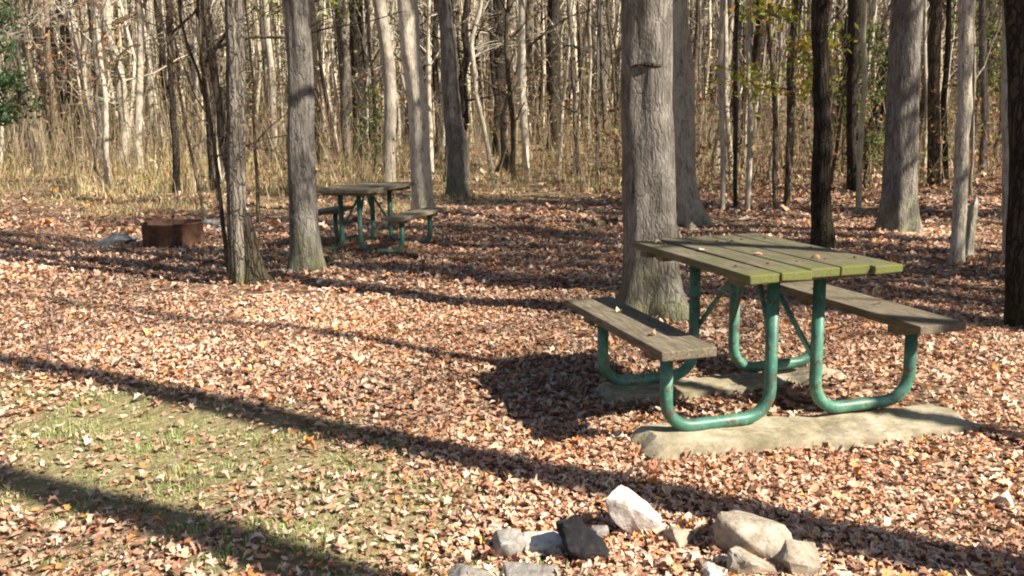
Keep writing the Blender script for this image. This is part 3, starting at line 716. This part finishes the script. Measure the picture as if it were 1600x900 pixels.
# leafy trees and bushes
def leafy(name, x, y, H, rad, nleaf, pal, lsize, z0, label, cat, trunk_r=.03, seed=0, bk='brown', clumps=14, lift=.0, conic=False):
    r = np.random.default_rng(seed); B = np.array((x, y, float(hgt(x, y))))
    root = empty(name, B); tag(root, label, cat)
    P = spine(r, H, 12, .04); P[0][2] = -.05
    trunk_mesh(r, P, [trunk_r * (1 - .8 * p[2] / H) + .004 for p in P], 8, .3).build("trunk" if cat == "tree" else "stem", M[bk], root, True)
    bm = MB(); cs = []
    for q in range(clumps):
        t = (q + r.random()) / clumps; z = z0 + (H - z0) * t; a = q * 2.4 + r.uniform(-.4, .4)
        rr = rad * ((1 - t) * .9 + .12 if conic else math.sin(math.pi * (.2 + .75 * t))) * r.uniform(.55, 1.1)
        i = min(np.searchsorted(P[:, 2], z), 11); tip = P[i] + np.array([math.cos(a) * rr, math.sin(a) * rr, rr * .25])
        mid = (P[i] + tip) / 2 + r.normal(0, .05, 3)
        tube(bm, [P[i], mid, tip], [trunk_r * .35, trunk_r * .22, .003], 4); cs.append((P[i], tip))
    bm.build("branch", M[bk], root, True)
    k = r.integers(0, len(cs), nleaf); t = r.uniform(.25, 1.1, nleaf)[:, None]
    A = np.array([c[0] for c in cs])[k]; T_ = np.array([c[1] for c in cs])[k]
    C = A + (T_ - A) * t + r.normal(0, rad * .13, (nleaf, 3))
    # two-triangle leaves
    d = r.normal(0, 1, (nleaf, 3)); d /= np.linalg.norm(d, axis=1)[:, None]; e = np.cross(d, r.normal(0, 1, (nleaf, 3))); e /= np.linalg.norm(e, axis=1)[:, None]
    s = (lsize * r.uniform(.6, 1.3, nleaf))[:, None]
    Q = np.stack([C - d * s, C + e * s * .4, C + d * s, C - e * s * .4], 1)
    Tt = (np.array([(0, 1, 2), (0, 2, 3)])[None] + (np.arange(nleaf) * 4)[:, None, None]).reshape(-1, 3)
    c = pal[r.integers(0, len(pal), nleaf)] * r.uniform(.7, 1.3, (nleaf, 1))
    me = fastmesh("foliage", Q.reshape(-1, 3), Tt, np.clip(np.repeat(c, 4, 0), 0, 1), M['foliage'])
    link("crown" if cat == "tree" else "foliage", me, root)
YG = np.array([(.36, .38, .05), (.28, .32, .05), (.48, .40, .06), (.45, .24, .05), (.2, .26, .05)])
EG = np.array([(.035, .075, .025), (.05, .10, .03), (.07, .13, .04), (.03, .06, .03)])
MG = np.array([(.13, .17, .04), (.18, .22, .06), (.09, .13, .035), (.24, .26, .08)])
def at(px, D): r_ = ray(px, 200); return r_[0] * D / r_[1]
leafy("leafy_sapling", at(1232, 13), 13.0, 4.7, 1.1, 2200, YG, .06, 1.3, "young tree with yellow and orange-green leaves left of the nearly black trunk", "tree", .03, 1, clumps=12)
leafy("evergreen_tree", at(-22, 21), 21.0, 8, 1.25, 7000, EG, .085, 1.0, "dark green evergreen at the left edge behind the dry grass", "tree", .09, 2, clumps=50, conic=True)
leafy("evergreen_bush", at(1362, 17), 17.0, 2.9, .8, 1400, MG, .05, .3, "green bush between the dark trunk and the broad pale gray trunk", "bush", .025, 3, clumps=20)
leafy("evergreen_tree", at(1560, 24), 24.0, 7, 1.6, 4200, MG, .08, 1.2, "olive green bushy tree behind the right-hand trunks", "tree", .07, 4, clumps=36)
leafy("evergreen_bush", at(586, 24), 24.0, 2.2, .7, 500, MG[:3], .06, .2, "yellow green bush at the foot of the thick dark trunk", "bush", .025, 5, clumps=20)
leafy("leafy_sapling", at(470, 30), 30.0, 8.5, 2.6, 3200, YG[[0, 1, 4]], .09, 4.5, "yellow green leafy tree showing behind the top of the gray trunk with mossy foot", "tree", .06, 6, clumps=26)
leafy("leafy_sapling", at(610, 33), 33.0, 9.5, 2.8, 3000, YG[[0, 1, 4]], .09, 6, "yellow green leafy tree high behind the pale slender trunk", "tree", .06, 7, clumps=26)
leafy("leafy_sapling", at(150, 20), 20.0, 4.4, 1.3, 380, UP[:3], .06, 1.8, "small tree with rust brown leaves beside the crooked dark trunk", "tree", .03, 8, clumps=14)
leafy("evergreen_bush", at(190, 34), 34.0, 4.2, 1.0, 900, MG, .07, .5, "slim green bush deep in the wood on the left", "bush", .03, 9, clumps=18)

# ---------------------------------------------------------------- picnic tables
def arc_path(pts, rad, seg=7):
    P = [np.array(pts[0], float)]
    for i in range(1, len(pts) - 1):
        a, b, c = (np.array(q, float) for q in pts[i - 1:i + 2])
        d1 = (a - b) / np.linalg.norm(a - b); d2 = (c - b) / np.linalg.norm(c - b)
        s, e = b + d1 * rad, b + d2 * rad; o = b + (d1 + d2) * rad
        for k in range(seg + 1):
            t = k / seg * math.pi / 2
            P.append(o - d2 * rad * math.cos(t) - d1 * rad * math.sin(t))
    P.append(np.array(pts[-1], float)); return P
def picnic_table(loc, rz, L, label, top_mat, seat_mat, seed, splay=.37, sink=0):
    r = np.random.default_rng(seed)
    root = empty("picnic_table", loc, rz); tag(root, label, "picnic table")
    W = .76; n = 5; pw = W / n
    tp = MB()
    for i in range(n):
        e0, e1 = r.uniform(-.018, .012), r.uniform(-.012, .018)
        if i == n - 1: e0 = -.02
        z = .728 + r.uniform(-.003, .003)
        box(tp, (-W / 2 + pw * (i + .5), (e0 + e1) / 2, z), (pw - .005, L + e1 - e0, .04), r.uniform(-.004, .004), r.normal(0, 1, (8, 3)) * (.002, 0, .0025))
    o = tp.build("tabletop", top_mat, root); bevel(o, .006)
    for s in (-1, 1):
        cb = MB(); box(cb, (0, s * splay, .687), (.66, .085, .04)); bevel(cb.build("crossbar", seat_mat, root), .004)
    bm_ = MB(); tube(bm_, [(0, 0, 0), (0, 0, .004), (0, 0, .006)], [.009, .009, .006], 8, True); bme = bm_.mesh("bolt"); bme.materials.append(M['rust'])
    for s in (-1, 1):
        for i in range(n): link("bolt", bme, root, (-W / 2 + pw * (i + .5) + r.uniform(-.01, .01), s * splay, .749))
    eb = MB(); box(eb, (-.02, L * .5 - .09, .688), (.68, .07, .038)); bevel(eb.build("crossbar", seat_mat, root), .004)
    for s in (-1, 1):
        st = MB(); box(st, (s * .64, r.uniform(-.01, .01), .428), (.255, L + r.uniform(-.01, .02), .042), r.uniform(-.006, .006))
        bevel(st.build("seat", seat_mat, root), .006)
        for f in (-1, 1):
            cl = MB(); box(cl, (s * .635, f * splay, .386), (.2, .08, .04)); bevel(cl.build("seat_bracket", seat_mat, root), .004)
            pp = MB()
            P = arc_path([(s * .645, f * splay, .368), (s * .645, f * splay, .036 - sink), (s * .12, f * splay, .036 - sink), (s * .12, f * splay, .668)], .13)
            tube(pp, P, [.029] * len(P), 16, True)
            pp.build("pipe_leg", M['pipe'], root, True)
    for f in (-1, 1):
        br = MB(); tube(br, [(-.10, f * splay * .98, .30), (-.02, f * .06, .69)], [.013, .013], 8, True)
        tube(br, [(.10, f * splay * .98, .30), (.02, f * .06, .69)], [.013, .013], 8, True)
        br.build("brace", M['pipe'], root, True)
    return root
TX, TY, TA = 1.19, 4.35, .284
picnic_table((TX, TY, .05), TA, 1.17, "mossy green topped picnic table on green pipe legs, large at right in the foreground", M['table_wood'], M['seat_wood'], 1)
picnic_table((-1.70, 10.55, float(hgt(-1.7, 10.55)) - .03), -.35, 1.2, "distant weathered picnic table on green pipe legs beside the mossy-footed tree", M['far_wood'], M['far_wood'], 2)
def slab(cx, cy, rz, sx, sy, label, seed, top=.05):
    r = np.random.default_rng(seed); nx_, ny_ = 26, 8; V_ = []; F = []
    for j in range(ny_ + 1):
        for i in range(nx_ + 1):
            u, v_ = i / nx_ * 2 - 1, (-1, -.96, -.7, -.35, 0, .35, .7, .96, 1)[j]
            x_ = u * sx / 2; y_ = v_ * sy / 2 * (1 + .05 * math.sin(u * 3 + seed) + .03 * math.sin(u * 9) + .02 * math.sin(u * 31))
            e = .35 * (abs(v_) > .99 or abs(u) > .99) + .02 * (abs(v_) > .9)
            V_.append((x_ + .02 * math.sin(v_ * 5 + seed), y_, top - .13 * e - .012 * math.sin(u * 2.5 + 1) + .004 * r.normal()))
    for j in range(ny_):
        for i in range(nx_):
            a = j * (nx_ + 1) + i; F.append((a, a + 1, a + nx_ + 2, a + nx_ + 1))
    n0 = len(V_)
    ring = [i for i in range(nx_ + 1)] + [(j * (nx_ + 1) + nx_) for j in range(1, ny_ + 1)] + [ny_ * (nx_ + 1) + i for i in range(nx_ - 1, -1, -1)] + [j * (nx_ + 1) for j in range(ny_ - 1, 0, -1)]
    for i in ring: V_.append((V_[i][0], V_[i][1], -.12))
    for k in range(len(ring)): a, b = ring[k], ring[(k + 1) % len(ring)]; F.append((b, a, n0 + k, n0 + (k + 1) % len(ring)))
    F.append(tuple(range(n0 + len(ring) - 1, n0 - 1, -1)))
    mb = MB(); mb.add(V_, F); o = mb.build("footing_slab", M['slab'], None, True, (cx, cy, float(hgt(cx, cy)))); o.data.set_sharp_from_angle(angle=R(35)); o.rotation_euler = (0, 0, rz)
    tag(o, label, "slab")
c1, s1 = math.cos(TA), math.sin(TA)
slab(1.34, 3.90, .17, 1.60, .33, "pale mossy slab under the near legs of the mossy picnic table", 1, .058)
slab(1.16, 4.72, .23, 1.46, .28, "pale mossy slab under the rear legs of the mossy picnic table", 2, .055)

# ---------------------------------------------------------------- fire ring and its stones
fx, fy = -4.15, 10.95
root = empty("fire_ring", (fx, fy, float(hgt(fx, fy)))); tag(root, "round rusty steel fire ring beyond the slim fluted tree", "fire ring")
mb = MB(); K = 48; rr0 = .355; hh = .29; prof_ = [(rr0, -.05), (rr0, hh - .01), (rr0 + .012, hh), (rr0 + .012, hh + .012), (rr0 - .004, hh + .014), (rr0 - .012, hh), (rr0 - .012, -.05)]
V_ = [(q * math.cos(i * 2 * math.pi / K) * (1 + .012 * math.sin(3 * i * 2 * math.pi / K)), q * math.sin(i * 2 * math.pi / K), z) for q, z in prof_ for i in range(K)]
F = [(j * K + i, j * K + (i + 1) % K, (j + 1) * K + (i + 1) % K, (j + 1) * K + i) for j in range(len(prof_) - 1) for i in range(K)]
mb.add(V_, F); mb.build("steel_ring", M['rust'], root, True)
mb = MB(); V_ = [(0, 0, .09)]; F = []
for j in (1, 2, 3):
    for i in range(24): V_.append((j / 3 * (rr0 - .013) * math.cos(i * math.pi / 12), j / 3 * (rr0 - .013) * math.sin(i * math.pi / 12), .09 - .015 * j + .01 * math.sin(i * 2.3 + j)))
for i in range(24):
    F.append((0, 1 + i, 1 + (i + 1) % 24))
    for j in (0, 1): a, b = 1 + j * 24 + i, 1 + j * 24 + (i + 1) % 24; F.append((a, a + 24, b + 24, b))
mb.add(V_, F); mb.build("ash_bed", M['ash'], root, True)
import bmesh
def rock(loc, size, rz, mat, label, seed, sink=.25, tilt=(0, 0), name="stone", npts=16, rough=.035, cuts=3):
    """angular stone: hull of random points, bevelled, broken up with noise"""
    r = np.random.default_rng(seed); bm = bmesh.new()
    for _ in range(npts):
        d = r.normal(0, 1, 3); d /= np.linalg.norm(d); d = np.sign(d) * np.abs(d) ** .75
        bm.verts.new(d * .5 * r.uniform(.85, 1.1))
    bmesh.ops.convex_hull(bm, input=bm.verts)
    for v_ in [v_ for v_ in bm.verts if not v_.link_faces]: bm.verts.remove(v_)
    bmesh.ops.bevel(bm, geom=list(bm.edges), offset=.03, segments=1, affect='EDGES', clamp_overlap=True)
    bmesh.ops.triangulate(bm, faces=bm.faces)
    bmesh.ops.subdivide_edges(bm, edges=bm.edges, cuts=cuts, use_grid_fill=True)
    from mathutils import noise as mn
    sv = Vector((seed * 3.1, seed * 1.7, 0))
    for v_ in bm.verts:
        p = v_.co.copy(); nrm = v_.co.normalized()
        v_.co += nrm * (mn.noise(p * 3 + sv) * rough * 1.6 + mn.noise(p * 9 + sv) * rough * .8)
    me = bpy.data.meshes.new(name)
    for v_ in bm.verts: v_.co = Vector((v_.co.x * size[0], v_.co.y * size[1], v_.co.z * size[2]))
    bm.to_mesh(me); bm.free(); me.materials.append(mat)
    try: me.set_sharp_from_angle(angle=R(28))
    except Exception: pass
    o = link(name, me); z = float(hgt(loc[0], loc[1]))
    o.location = (loc[0], loc[1], z + size[2] * (.5 - sink)); o.rotation_euler = (tilt[0], tilt[1], rz)
    tag(o, label, "stone"); return o
def P2(x, y): return gp(x, y)[:2]
p = P2(189, 384); rock((p[0] - .05, p[1] + .0), (.58, .42, .17), .2, M['gray_stone'], "flat pale gray stone lying left of the fire ring", 3, .08, rough=.02)
p = P2(332, 352); rock((p[0], p[1]), (.36, .28, .14), .5, M['gray_stone'], "low pale stone behind the fire ring on its right", 4, .3)
p = P2(348, 362); rock((p[0], p[1]), (.24, .2, .12), 1.5, M['gray_stone'], "small gray stone between the fire ring and the slim fluted tree", 5, .3)
# foreground ring of stones
ST = [
 (990, 846, (.29, .17, .16), .15, 'white_stone', "tall bright white stone, largest of the white ones in the foreground", 11, .02, (0, .85)),
 (1030, 842, (.10, .08, .055), .9, 'white_stone', "small white chip at the right foot of the tall bright white stone", 12, .25, (0, 0)),
 (938, 848, (.09, .07, .07), 0, 'gray_stone', "small rounded light gray stone left of the tall white stone", 13, .2, (0, 0)),
 (793, 876, (.15, .12, .11), .5, 'gray_stone', "gray and white mottled stone, upper left of the foreground stones", 14, .15, (.1, .2)),
 (852, 872, (.19, .11, .10), .1, 'white_stone', "low whitish stone between the mottled stone and the charred stone", 15, .2, (0, .1)),
 (908, 888, (.24, .13, .14), .2, 'char_stone', "black charred angular stone at the bottom of the picture", 16, .0, (0, .85)),
 (828, 916, (.22, .13, .09), 0, 'gray_stone', "flat bluish gray stone in front of the low whitish stone", 17, .2, (0, 0)),
 (730, 918, (.20, .12, .075), .2, 'gray_stone', "flat gray stone at the bottom edge, leftmost of the foreground stones", 18, .3, (0, 0)),
 (1192, 878, (.36, .25, .20), -.2, 'tan_stone', "large blocky tan stone, biggest of the right-hand foreground stones", 19, .25, (-.15, .38)),
 (1258, 902, (.20, .16, .15), .4, 'tan_stone', "blocky tan stone right in front of the large blocky one", 20, .3, (.1, .15)),
 (1180, 906, (.23, .14, .12), .5, 'tan_stone', "tan stone lying below the large blocky one at the bottom edge", 21, .3, (.2, .4)),
 (1108, 920, (.14, .12, .08), .9, 'white_stone', "cream stone half cut by the bottom edge left of the tan stones", 22, .3, (0, 0)),
 (1066, 856, (.14, .10, .10), .9, 'tan_stone', "small brown stone between the tall white stone and the tan blocks", 23, .25, (0, .2)),
 (1128, 850, (.16, .11, .09), 2.0, 'tan_stone', "low tan stone at the upper left of the large blocky one", 24, .25, (0, 0)),
 (1590, 800, (.12, .10, .08), 2.0, 'white_stone', "small white stone at the right edge of the picture", 25, .25, (0, 0)),
]
for x_, y_, s_, rz_, m_, lb, sd_, sk, tl in ST:
    sk = sk + .06
    p = P2(x_, y_); rock((p[0], p[1] + s_[1] * .35), s_, rz_, M[m_], lb, sd_, sk, tl)
rs = np.random.default_rng(77)
for i in range(22):
    q = P2(rs.uniform(720, 1330), rs.uniform(835, 905)); k_ = rs.uniform(.025, .06)
    o = rock((q[0], q[1] + .03), (k_ * 1.4, k_, k_ * .7), rs.uniform(0, 6), M[('tan_stone', 'gray_stone', 'white_stone', 'char_stone')[i % 4]], "small stone chip lying loose among the foreground stones", 200 + i, .15, (0, rs.uniform(-.3, .3)), name="stone_chip", npts=11, cuts=1)
    o["group"] = "small stone chips among the foreground stones"
# a fallen limb lying across the leaves behind the far table, and roots by the largest trunk
def stick(pts, r0, label, bk='brown', name="fallen_branch", cat="branch"):
    P = [gp(*q) for q in pts]; c0 = P[0].copy(); mb = MB()
    P = np.array(P); P[:, 2] = hgt(P[:, 0], P[:, 1]) + r0 * .6
    Q = [P[0]]
    for a, b in zip(P[:-1], P[1:]):
        for t in (.33, .66, 1): Q.append(a + (b - a) * t + np.array([0, 0, .01 * math.sin(t * 9 + a[0])]))
    Q = np.array(Q) - c0; tube(mb, Q, np.linspace(r0, r0 * .4, len(Q)), 8, True)
    o = mb.build(name, M[bk], None, True, c0); tag(o, label, cat)
stick([(505, 412), (560, 398), (625, 402), (690, 410)], .045, "long crooked fallen branch lying in front of the far picnic table")
stick([(905, 362), (940, 352), (975, 345)], .06, "thick root-like fallen branch left of the largest trunk")
stick([(1075, 528), (1100, 524), (1140, 520)], .028, "short pale stick lying under the mossy table top", 'pale')
stick([(1090, 352), (1130, 348), (1190, 346)], .03, "thin fallen branch right of the swollen rooted trunk")
